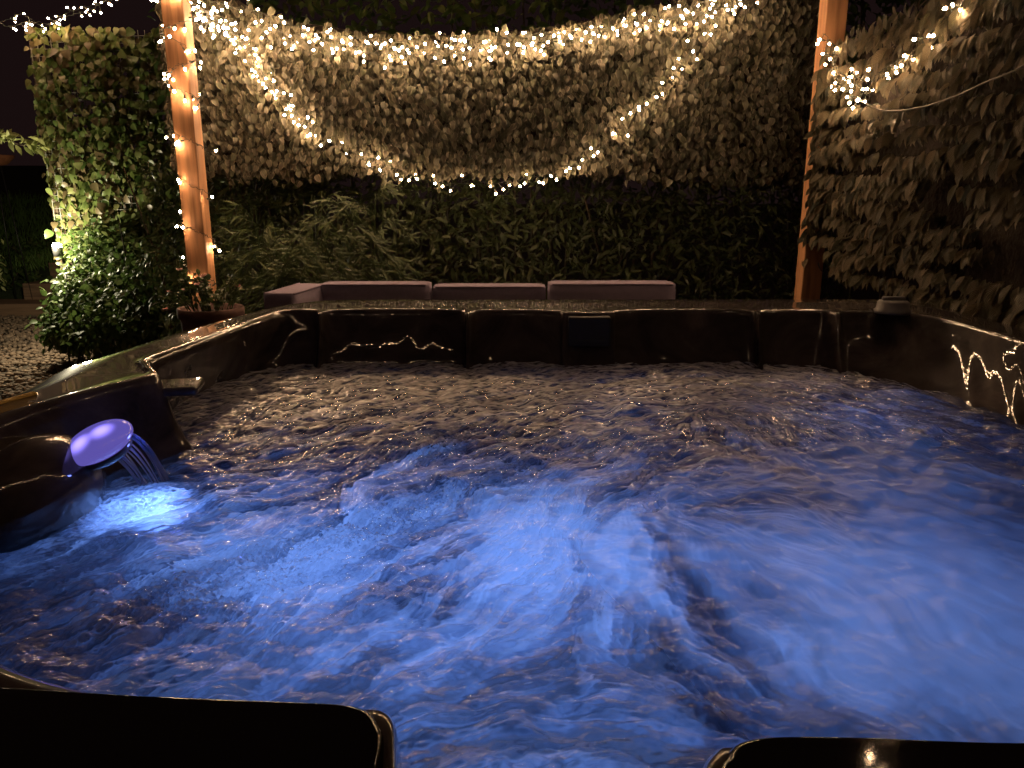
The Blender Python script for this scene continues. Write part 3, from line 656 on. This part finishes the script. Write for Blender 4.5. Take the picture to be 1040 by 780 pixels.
dirn = Oc - Lc; dl = np.linalg.norm(dirn, axis=1)[:, None]; dirn = dirn / dl
cen = np.array([.22, 1.45])
rings = []
def ring(xy, z): rings.append(np.column_stack([xy, np.full(len(xy), z) if np.isscalar(z) else z]))
ring(Oc - dirn * .03, ZR - .10); ring(Oc, ZR - .10); ring(Oc + dirn * .004, ZR - .05); ring(Oc, ZR - .018); ring(Oc - dirn * .008, ZR - .005); ring(Oc - dirn * .022, ZR)
ring(Lc * .35 + Oc * .65, ZR + .001); ring(Lc * .62 + Oc * .38, ZR - .004)
ring(Lc + dirn * .044, ZR - .003); ring(Lc + dirn * .034, ZR + .001); ring(Lc + dirn * .022, ZR + .0035); ring(Lc + dirn * .012, ZR + .0015); ring(Lc + dirn * .004, ZR - .005); ring(Lc, ZR - .015)
for tt_, z in ((.10, .868), (.16, .85), (.30, .82), (.55, .785), (.8, .755), (1.0, ZW), (1.08, .70)):
    flute = (.008 * smooth_noise(Lc[:, 0], Lc[:, 1], 201, 30) + .004 * smooth_noise(Lc[:, 0], Lc[:, 1], 202, 75))[:, None] * min(1, tt_ * 2); bulge = flute
    ring(Lc * (1 - tt_) + Wc * tt_ + dirn * bulge, z)
Sd = cen + (Wc - cen) * .90
ring(Sd, .45); ring(cen + (Wc - cen) * .86, .14); ring(cen + (Wc - cen) * .75, .10); ring(cen + (Wc - cen) * .48, .09); ring(cen + (Wc - cen) * .42, .06); ring(cen + (Wc - cen) * .02, .055)
n = len(Lc); V = np.vstack(rings); k = len(rings)
ii = np.arange(n); jj = (ii + 1) % n
F = np.vstack([np.stack([r * n + ii, r * n + jj, (r + 1) * n + jj, (r + 1) * n + ii], -1) for r in range(k - 1)])
tub = thing('hot_tub', 'black acrylic hot tub filled with glowing blue churning water', 'hot tub', (.22, 1.45, 0))
mesh_obj('shell', V, F, M['acrylic'], tub, smooth=True)
# cabinet below the rim
cab = Oc - dirn * .045
V = np.vstack([np.column_stack([cab, np.full(n, z)]) for z in (.03, .06, .795)])
F = np.vstack([np.stack([r * n + ii, r * n + jj, (r + 1) * n + jj, (r + 1) * n + ii], -1) for r in range(2)])
mesh_obj('cabinet', V, F, M['cabinet'], tub)
# filter door set in the back wall
bm = bmesh.new(); box_bm(bm, (.176, 2.385, .80), (.309, 2.47, .893), .006, 3)
fo = bm_obj('filter_door', bm, M['filter'], tub)
box_obj('slot', (.19, 2.3825, .815), (.295, 2.386, .822), M['black_metal'], fo, bev=.001)
M['vinyl'] = principled('headrest_vinyl', (.006, .0055, .0055), .05, None, (300, .02, .0005), .5)
def headrest(pts, z0, z1):
    c = crom(pts, 6, True) - [0, .008]; cc = c.mean(axis=0); V = []
    for f_, z in ((1.0, z0), (1.0, z1 - .020), (.997, z1 - .011), (.989, z1 - .0045), (.975, z1 - .001), (.958, z1), (.945, z1), (.94, z1), (.5, z1), (.02, z1)):
        V.append(np.column_stack([cc + (c - cc) * f_, np.full(len(c), z)]))
    m = len(c); i_ = np.arange(m); j_ = (i_ + 1) % m
    F = np.vstack([np.stack([r * m + i_, r * m + j_, (r + 1) * m + j_, (r + 1) * m + i_], -1) for r in range(len(V) - 1)])
    return mesh_obj('headrest', np.vstack(V), F, M['vinyl'], tub, smooth=True)
headrest([(-.085, .44), (-.092, .485), (-.112, .503), (-.16, .508), (-.27, .515), (-.40, .527), (-.50, .537), (-.56, .53), (-.59, .48), (-.56, .26), (-.30, .235), (-.12, .235), (-.085, .26)], .88, .906)
headrest([(.132, .42), (.140, .452), (.160, .468), (.22, .470), (.34, .464), (.5, .466), (.7, .475), (.78, .46), (.80, .40), (.78, .25), (.5, .235), (.2, .235), (.135, .26)], .88, .906)
# small step tray in the corner notch
bm = bmesh.new(); box_bm(bm, (-.79, 1.565, .853), (-.672, 1.665, .872), .008, 3, R(12)); bm_obj('corner_tray', bm, M['acrylic'], tub)
# diverter knob
kc = at_z(906, 318, .905)
ko = lathe('diverter_knob', [(.0, .0), (.052, .0), (.054, .010), (.048, .014), (.046, .034), (.040, .040), (0.0, .041)], kc, M['knob'], tub, 36)
box_obj('grip', (kc[0] - .036, kc[1] - .007, kc[2] + .0395), (kc[0] + .036, kc[1] + .007, kc[2] + .052), M['knob'], ko, bev=.004)
# second knob: small dark cap further back
# yellow timber strip on the outer edge, left
a0 = at_z(-40, 419, .91) + [-.02, 0, 0]; a1 = at_z(46, 395, .91) + [-.02, 0, 0]
d = a1 - a0; ang = math.atan2(d[1], d[0]); ln = math.hypot(d[0], d[1]); m_ = (a0 + a1) / 2
bm = bmesh.new(); box_bm(bm, (m_[0] - ln / 2, m_[1] - .006, .80), (m_[0] + ln / 2, m_[1] + .006, .906), .004, 2, ang)
bm_obj('timber_trim', bm, M['yellow_wood'], tub)

# jets in the walls (chrome rings with dark eyes) just above and below the water
M['chrome'] = principled('jet_plastic', (.16, .16, .17), .25, None, None, .6)

# fountain: dome, glowing lens, falling strands
fc = at_y(62, 505, 1.20); 
bm = bmesh.new(); bmesh.ops.create_uvsphere(bm, u_segments=40, v_segments=24, radius=1)
for v in bm.verts: v.co = Vector((v.co.x * .085 + fc[0] - .05, v.co.y * .15 + fc[1] + .02, v.co.z * .10 + fc[2] - .005))
bm_obj('fountain_dome', bm, M['acrylic'], tub, True)
def lens_mat():
    m, nt, out = mat('fountain_lens'); L = nt.links.new
    tc = node(nt, 'ShaderNodeTexCoord')
    tot = None
    for q in LEDS:                 # the two lamps glow through the frosted lens
        vd = node(nt, 'ShaderNodeVectorMath', operation='DISTANCE'); vd.inputs[1].default_value = q; L(tc.outputs['Object'], vd.inputs[0])
        mr = node(nt, 'ShaderNodeMapRange', interpolation_type='SMOOTHERSTEP'); mr.inputs[1].default_value = 0; mr.inputs[2].default_value = .029; mr.inputs[3].default_value = 2.2; mr.inputs[4].default_value = .0
        L(vd.outputs['Value'], mr.inputs[0])
        if tot is None: tot = mr.outputs[0]
        else:
            ad = node(nt, 'ShaderNodeMath', operation='ADD'); L(tot, ad.inputs[0]); L(mr.outputs[0], ad.inputs[1]); tot = ad.outputs[0]
    ad = node(nt, 'ShaderNodeMath', operation='ADD'); ad.inputs[1].default_value = .40; L(tot, ad.inputs[0])
    e = node(nt, 'ShaderNodeEmission'); e.inputs[0].default_value = (.27, .21, 1.0, 1); L(ad.outputs[0], e.inputs[1])
    gl = node(nt, 'ShaderNodeBsdfGlossy', Roughness=.15); mx = node(nt, 'ShaderNodeMixShader', Fac=.12)
    L(e.outputs[0], mx.inputs[1]); L(gl.outputs[0], mx.inputs[2]); L(mx.outputs[0], out.inputs[0]); return m
lc = at_y(93, 449, 1.27) + [.012, 0, 0]
lr = .061
LM = Matrix.Translation(Vector(lc)) @ Matrix.Rotation(R(-17), 4, 'Y') @ Matrix.Rotation(R(20), 4, 'X')
LEDS = [tuple(LM @ Vector(q)) for q in ((-.014, -.022, .019), (.020, -.004, .022))]
LEDS = [tuple(np.array(q) - [.22, 1.45, 0]) for q in LEDS]
M['lens'] = lens_mat()
bm = bmesh.new(); bmesh.ops.create_uvsphere(bm, u_segments=36, v_segments=18, radius=1)
for v in bm.verts: v.co = LM @ Vector((v.co.x * lr, v.co.y * lr * .88, v.co.z * .024))
lens = bm_obj('fountain_lens', bm, M['lens'], tub, True)
bm = bmesh.new(); bmesh.ops.create_uvsphere(bm, u_segments=36, v_segments=18, radius=1)
for v in bm.verts: v.co = LM @ Vector((v.co.x * lr * .80, v.co.y * lr * .72, v.co.z * .020 - .020))
bm_obj('fountain_collar', bm, M['acrylic'], tub, True)

# ------------------------------------------------------------------ water: long-exposure streak field
N = 860
wx = np.linspace(-.90, 1.27, N); wy = .40 + (2.46 - .40) * np.linspace(0, 1, N) ** 1.12
WX, WY = np.meshgrid(wx, wy)
def fft_noise(lo, hi, seed, an=1.0):
    """band-limited noise, wavelengths lo..hi in metres"""
    g = np.random.default_rng(seed); f = np.fft.fft2(g.normal(size=(N, N)))
    kx = np.fft.fftfreq(N, (wx[1] - wx[0]))[None]; ky = np.fft.fftfreq(N, 2.06 / N)[:, None] * an
    kk = np.hypot(kx, ky); m = np.exp(-(kk * lo) ** 2 * .7) * (1 - np.exp(-(kk * hi) ** 2 * .7))
    r = np.real(np.fft.ifft2(f * m)); return r / r.std()
FL = [(60,620,25),(30,680,30),(150,560,15),(300,620,35),(250,680,25),(400,560,38),(430,490,36),(450,440,16),(520,450,14),(380,450,14),(520,690,20),(480,720,15),(420,640,28),(560,560,60),(600,470,22),(605,530,75),(630,560,-75),(655,610,-50),(700,650,-38),(760,600,-28),(740,530,-12),(850,640,-45),(820,610,55),(900,560,-20),(800,450,-28),(920,470,-14),(700,480,10),(600,450,18),(300,420,22),(250,400,12),(450,400,8),(650,400,5),(850,400,-10),(1000,650,-30),(620,700,-22),(800,720,-8),(560,640,35),(500,520,-10),(520,560,15)]
vx = np.zeros((N, N)); vy = np.zeros((N, N)); ws = np.zeros((N, N)) + 1e-6
for px, py, an in FL:
    p = at_z(px, py, ZW); q = at_z(px + 6 * math.cos(R(an)), py - 6 * math.sin(R(an)), ZW)
    a2 = 2 * math.atan2(q[1] - p[1], q[0] - p[0]); w_ = np.exp(-((WX - p[0]) ** 2 + (WY - p[1]) ** 2) / (2 * .12 ** 2)) + 1e-5 / ((WX - p[0]) ** 2 + (WY - p[1]) ** 2 + .05)
    vx += w_ * math.cos(a2); vy += w_ * math.sin(a2)
A = .5 * np.arctan2(vy, vx) + .28 * fft_noise(.12, .5, 5) + .10 * fft_noise(.04, .15, 6)
DX, DY = np.cos(A), np.sin(A)
sgn = np.ones((N, N))
dxp = wx[1] - wx[0]; dyp = np.gradient(wy)[:, None]
def lic(src, L_, step=1.0):
    acc = src.copy(); wt = np.ones((N, N))
    for s in (1, -1):
        X = np.tile(np.arange(N, dtype=float)[None], (N, 1)); Y = np.tile(np.arange(N, dtype=float)[:, None], (1, N))
        pdx, pdy = s * DX, s * DY
        for i in range(L_):
            xi = np.clip(X.round().astype(np.int32), 0, N - 1); yi = np.clip(Y.round().astype(np.int32), 0, N - 1)
            dx, dy = DX[yi, xi], DY[yi, xi]; fl = np.where(dx * pdx + dy * pdy < 0, -1.0, 1.0); dx, dy = dx * fl, dy * fl
            X = X + dx * step; Y = Y + dy * step * (dxp / dyp[yi, 0]); pdx, pdy = dx, dy
            xi = np.clip(X.round().astype(np.int32), 0, N - 1); yi = np.clip(Y.round().astype(np.int32), 0, N - 1)
            h = math.cos(i / L_ * math.pi / 2) ** 2; acc += h * src[yi, xi]; wt += h
    r = acc / wt; r = r - r.mean(); return r / r.std()
str_f = lic(fft_noise(.004, .03, 21), 15)          # fine streaks
str_m = lic(fft_noise(.010, .06, 22), 30)          # medium
str_l = lic(fft_noise(.028, .16, 23), 55, 1.5)     # broad plumes
str_x = lic(fft_noise(.05, .26, 26), 95, 1.6)          # slow currents
chop = fft_noise(.022, .12, 24, .6)
def blob(px, py, rx, ry, rot=0.0):
    p = at_z(px, py, ZW); dx, dy = WX - p[0], WY - p[1]; c, s = math.cos(R(rot)), math.sin(R(rot))
    u, v = dx * c + dy * s, -dx * s + dy * c; return np.exp(-.5 * ((u / rx) ** 2 + (v / ry) ** 2))
dens = .10 + 0 * WX
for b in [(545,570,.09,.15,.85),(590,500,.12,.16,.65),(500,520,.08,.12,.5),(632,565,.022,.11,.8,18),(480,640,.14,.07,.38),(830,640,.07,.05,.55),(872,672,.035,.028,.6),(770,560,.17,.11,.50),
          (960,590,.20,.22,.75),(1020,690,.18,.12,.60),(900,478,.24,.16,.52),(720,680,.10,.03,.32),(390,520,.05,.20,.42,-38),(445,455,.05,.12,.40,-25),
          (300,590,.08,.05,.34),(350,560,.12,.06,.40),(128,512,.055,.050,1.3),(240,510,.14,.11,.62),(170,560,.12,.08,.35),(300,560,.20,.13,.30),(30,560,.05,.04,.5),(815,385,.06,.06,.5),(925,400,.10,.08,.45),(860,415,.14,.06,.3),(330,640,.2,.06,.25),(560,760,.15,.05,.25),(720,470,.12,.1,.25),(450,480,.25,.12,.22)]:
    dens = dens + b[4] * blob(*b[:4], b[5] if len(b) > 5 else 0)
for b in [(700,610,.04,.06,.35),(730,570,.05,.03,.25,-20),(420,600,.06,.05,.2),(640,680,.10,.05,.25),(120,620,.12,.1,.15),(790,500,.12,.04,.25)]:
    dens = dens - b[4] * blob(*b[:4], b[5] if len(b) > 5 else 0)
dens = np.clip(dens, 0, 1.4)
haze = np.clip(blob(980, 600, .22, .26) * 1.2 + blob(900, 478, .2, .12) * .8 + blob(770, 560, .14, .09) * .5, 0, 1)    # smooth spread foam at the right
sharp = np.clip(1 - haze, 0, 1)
# foam at the surface: streaky where sharp, soft where the foam is spread thin and even
streak = .5 * str_f * (.3 + .7 * sharp) + .55 * str_m * (.35 + .65 * sharp) + .5 * str_l
surf = np.clip((dens - .26) * 1.0 + .27 * streak * np.sqrt(np.clip(dens, .02, 1)), 0, 1)
fleck = fft_noise(.010, .035, 25, .6)
trail = blob(385, 530, .035, .30, -42) + blob(450, 450, .04, .10, -20) + blob(250, 590, .12, .035, 12) + blob(300, 560, .10, .03, 20)
spark = np.clip(str_f * .45 + .55 * fleck - 1.1 + 1.0 * trail, 0, 1) * np.clip((dens - .12) * 3, 0, 1) * sharp      # crisp flecks of froth
ringc = at_z(130, 512, ZW); rr = np.hypot(WX - ringc[0], (WY - ringc[1]) * .9); 
ringf = 1.0 * np.exp(-(rr / .075) ** 4) * (.5 + .5 * np.sin(rr * 330 + 1.3 * fft_noise(.02, .1, 61))) * np.clip(.6 + .7 * fft_noise(.006, .03, 62), 0, 1)
swell = fft_noise(.045, .22, 27, .8)
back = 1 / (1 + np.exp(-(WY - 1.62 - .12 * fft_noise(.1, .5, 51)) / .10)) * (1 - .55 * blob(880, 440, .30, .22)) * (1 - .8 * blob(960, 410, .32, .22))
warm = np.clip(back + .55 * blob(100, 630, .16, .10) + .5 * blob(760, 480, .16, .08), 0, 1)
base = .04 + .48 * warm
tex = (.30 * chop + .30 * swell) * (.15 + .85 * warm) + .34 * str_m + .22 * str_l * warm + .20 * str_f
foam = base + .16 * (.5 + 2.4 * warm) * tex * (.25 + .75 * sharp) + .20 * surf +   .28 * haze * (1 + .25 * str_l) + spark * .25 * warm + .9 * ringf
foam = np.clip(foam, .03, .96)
bub = np.clip(.04 + dens * .80 + .13 * str_l * (.35 + .65 * sharp) + .16 * str_x * (.5 + .5 * sharp) + .13 * str_m * sharp + .07 * str_f * sharp + .05 * fft_noise(.06, .3, 41) + .55 * spark, .03, 1)
calm = blob(980, 600, .25, .28)
hgt = (.0050 * fft_noise(.12, .6, 31) + .0026 * fft_noise(.06, .25, 32, .7) + .0010 * str_l + .0006 * str_m + .0003 * str_f) * (1 - .45 * calm)
hgt += .0009 * chop * sharp + .0016 * swell * warm
hgt *= (1 - .55 * back) * (1 - .42 * (1 - warm) * (1 - np.clip(trail, 0, 1)))
hgt += .004 * ringf + .0015 * spark + .0016 * fleck * np.clip(trail, 0, 1)
# keep only what lies inside the tub wall
poly = np.vstack([Wc + (Wc - cen) / np.linalg.norm(Wc - cen, axis=1)[:, None] * .012])
def inside(px, py):
    c = np.zeros(px.shape, bool); xs, ys = poly[::2, 0], poly[::2, 1]; m = len(xs)
    for i in range(m):
        j = i - 1; cond = ((ys[i] > py) != (ys[j] > py)); c ^= cond & (px < (xs[j] - xs[i]) * (py - ys[i]) / (ys[j] - ys[i] + 1e-12) + xs[i])
    return c
ins = inside(WX, WY)
def grid_mesh(name, z, step, m, attrs):
    sl = np.s_[::step, ::step]; I = ins[sl]; h, w_ = I.shape; idx = np.arange(h * w_).reshape(h, w_)
    q = I[:-1, :-1] & I[:-1, 1:] & I[1:, 1:] & I[1:, :-1]
    F = np.stack([idx[:-1, :-1][q], idx[:-1, 1:][q], idx[1:, 1:][q], idx[1:, :-1][q]], -1)
    used = np.zeros(h * w_, bool); used[F.ravel()] = True; rm = np.cumsum(used) - 1
    V = np.stack([WX[sl], WY[sl], z[sl]], -1).reshape(-1, 3)[used]
    return mesh_obj(name, V, rm[F], m, None, smooth=True, attrs={k: a[sl].ravel()[used] for k, a in attrs.items()})
def water_mat():
    m, nt, out = mat('water'); L = nt.links.new
    at = node(nt, 'ShaderNodeAttribute', attribute_name='foam')
    gl = node(nt, 'ShaderNodeBsdfPrincipled', Roughness=.1, IOR=1.36); ra = node(nt, 'ShaderNodeAttribute', attribute_name='rough'); L(ra.outputs['Fac'], gl.inputs['Roughness']); gl.inputs['Base Color'].default_value = (.82, .88, 1, 1)
    gl.inputs['Transmission Weight'].default_value = 1.0
    tc = node(nt, 'ShaderNodeTexCoord')
    n2 = node(nt, 'ShaderNodeTexNoise', Scale=70.0, Detail=3.0); L(tc.outputs['Object'], n2.inputs['Vector'])
    b = node(nt, 'ShaderNodeBump', Strength=.08, Distance=.006); L(n2.outputs['Fac'], b.inputs['Height']); L(b.outputs[0], gl.inputs['Normal'])
    tr = node(nt, 'ShaderNodeBsdfTranslucent'); tr.inputs[0].default_value = (.80, .87, .97, 1)
    df = node(nt, 'ShaderNodeBsdfPrincipled', Roughness=.3); df.inputs['Base Color'].default_value = (.66, .65, .66, 1)
    fm = node(nt, 'ShaderNodeMixShader'); fr = node(nt, 'ShaderNodeAttribute', attribute_name='froth'); L(fr.outputs['Fac'], fm.inputs[0]); L(tr.outputs[0], fm.inputs[1]); L(df.outputs[0], fm.inputs[2])
    mx = node(nt, 'ShaderNodeMixShader'); L(at.outputs['Fac'], mx.inputs[0]); L(gl.outputs[0], mx.inputs[1]); L(fm.outputs[0], mx.inputs[2])
    L(mx.outputs[0], out.inputs[0]); return m
def bubble_mat():
    m, nt, out = mat('bubbles'); L = nt.links.new
    at = node(nt, 'ShaderNodeAttribute', attribute_name='aeration')
    r = ramp(nt, [(0.0, (.015, .02, .035)), (.3, (.09, .11, .16)), (.6, (.34, .40, .50)), (1.0, (.86, .91, .97))]); L(at.outputs['Fac'], r.inputs[0])
    tr = node(nt, 'ShaderNodeBsdfTranslucent'); df = node(nt, 'ShaderNodeBsdfDiffuse'); L(r.outputs[0], tr.inputs[0]); L(r.outputs[0], df.inputs[0])
    fm = node(nt, 'ShaderNodeMixShader', Fac=.35); L(tr.outputs[0], fm.inputs[1]); L(df.outputs[0], fm.inputs[2])
    tp = node(nt, 'ShaderNodeBsdfTransparent'); al = node(nt, 'ShaderNodeMath', operation='MULTIPLY_ADD'); al.inputs[1].default_value = .03; al.inputs[2].default_value = .955
    L(at.outputs['Fac'], al.inputs[0]); mx = node(nt, 'ShaderNodeMixShader'); L(al.outputs[0], mx.inputs[0]); L(tp.outputs[0], mx.inputs[1]); L(fm.outputs[0], mx.inputs[2])
    L(mx.outputs[0], out.inputs[0]); return m
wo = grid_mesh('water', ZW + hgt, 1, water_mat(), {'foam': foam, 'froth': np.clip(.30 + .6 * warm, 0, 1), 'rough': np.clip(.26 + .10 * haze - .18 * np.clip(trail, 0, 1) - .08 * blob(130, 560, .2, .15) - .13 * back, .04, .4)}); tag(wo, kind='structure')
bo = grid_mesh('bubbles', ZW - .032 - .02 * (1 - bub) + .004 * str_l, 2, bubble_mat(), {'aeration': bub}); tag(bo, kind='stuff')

# underwater lamps
BLUE = (.20, .38, 1.0)
def uw(x, y, z, e, r=.28, col=BLUE):
    ld = bpy.data.lights.new('tub_light', 'POINT'); ld.energy = e; ld.color = col; ld.shadow_soft_size = r
    o = bpy.data.objects.new('tub_light', ld); C.objects.link(o); o.location = (x, y, z)
for (x, y, z, e, r) in [(.06, 1.12, .34, 9, .26), (.66, 1.08, .32, 5.6, .26), (1.0, 1.22, .36, 2.8, .18), (-.32, 1.08, .32, 9, .26), (-.42, 1.42, .36, 5, .2), (.10, .78, .34, 4, .24), (-.48, .85, .40, 3, .2), (.95, 1.88, .42, 4.2, .2), (.30, 2.12, .45, 1.6, .16), (-.655, 1.30, .655, 1.25, .035)]:
    uw(x, y, z, e * (0.62 if r > .1 else 1.0), r)
M['uwlens'] = emit('underwater_lens', (.10, .35, 1.0), 6)
for (px, py) in ((806, 384), (922, 399)):
    p = at_z(px, py, .69); s = cen - p[:2]; s /= np.linalg.norm(s); 
    bm = bmesh.new(); bmesh.ops.create_uvsphere(bm, u_segments=18, v_segments=10, radius=1)
    for v in bm.verts: v.co = Vector((v.co.x * .03 + p[0], v.co.y * .012 + p[1], v.co.z * .02 + .69))
    bm_obj('underwater_lamp', bm, M['uwlens'], tub, True)

uw(lc[0] + .085, lc[1] + .02, lc[2] + .004, .16, .01, (.16, .22, 1.0))  # added blue light above the water, brightens the fountain strands and wall
# fountain stream: thin strands arcing from the lens to the water
def stream_mat():
    m, nt, out = mat('stream'); L = nt.links.new
    g = node(nt, 'ShaderNodeBsdfPrincipled', Roughness=.05, IOR=1.33); g.inputs['Transmission Weight'].default_value = 1; g.inputs['Base Color'].default_value = (.9, .93, 1, 1)
    t_ = node(nt, 'ShaderNodeBsdfTranslucent'); t_.inputs[0].default_value = (.7, .75, .95, 1); mx = node(nt, 'ShaderNodeMixShader', Fac=.75)
    L(g.outputs[0], mx.inputs[1]); L(t_.outputs[0], mx.inputs[2]); L(mx.outputs[0], out.inputs[0]); return m
M['stream'] = stream_mat()
lines, rs = [], []
e0, e1 = lc + [.012, -.046, -.004], lc + [.054, .012, .012]
t0, t1 = at_z(141, 494, ZW), at_z(172, 487, ZW)
for i in range(30):
    u = rng.choice([rng.uniform(0, .22), rng.uniform(.15, 1), rng.uniform(.8, 1)]); p0 = e0 * (1 - u) + e1 * u; p1 = t0 * (1 - u) + t1 * u + np.array([rng.normal(0, .003), rng.normal(0, .003), -.006])
    s = np.linspace(0, 1, 12)[:, None]; c = p0 * (1 - s) + p1 * s; c[:, 2] += (.024 * 4 * s * (1 - s))[:, 0] * rng.uniform(.75, 1.0)
    lines.append(c); rs.append(np.linspace(.0016, .0009, 12) * rng.uniform(.5, 1.5))
o = tubes('fountain_water', lines, rs, M['stream'], None, 6)
tag(o, 'thin strands of water arcing from the glowing fountain lens into the tub', 'water jet')

# ------------------------------------------------------------------ render settings
S.view_settings.view_transform = 'Standard'; S.view_settings.look = 'None'; S.view_settings.exposure = .15; S.view_settings.gamma = 1
S.render.engine = 'CYCLES'
cy = S.cycles; cy.use_denoising = True; cy.max_bounces = 7; cy.diffuse_bounces = 2; cy.glossy_bounces = 4; cy.transmission_bounces = 5; cy.transparent_max_bounces = 8
cy.caustics_reflective = False; cy.caustics_refractive = False; cy.sample_clamp_indirect = 12; cy.use_light_tree = True
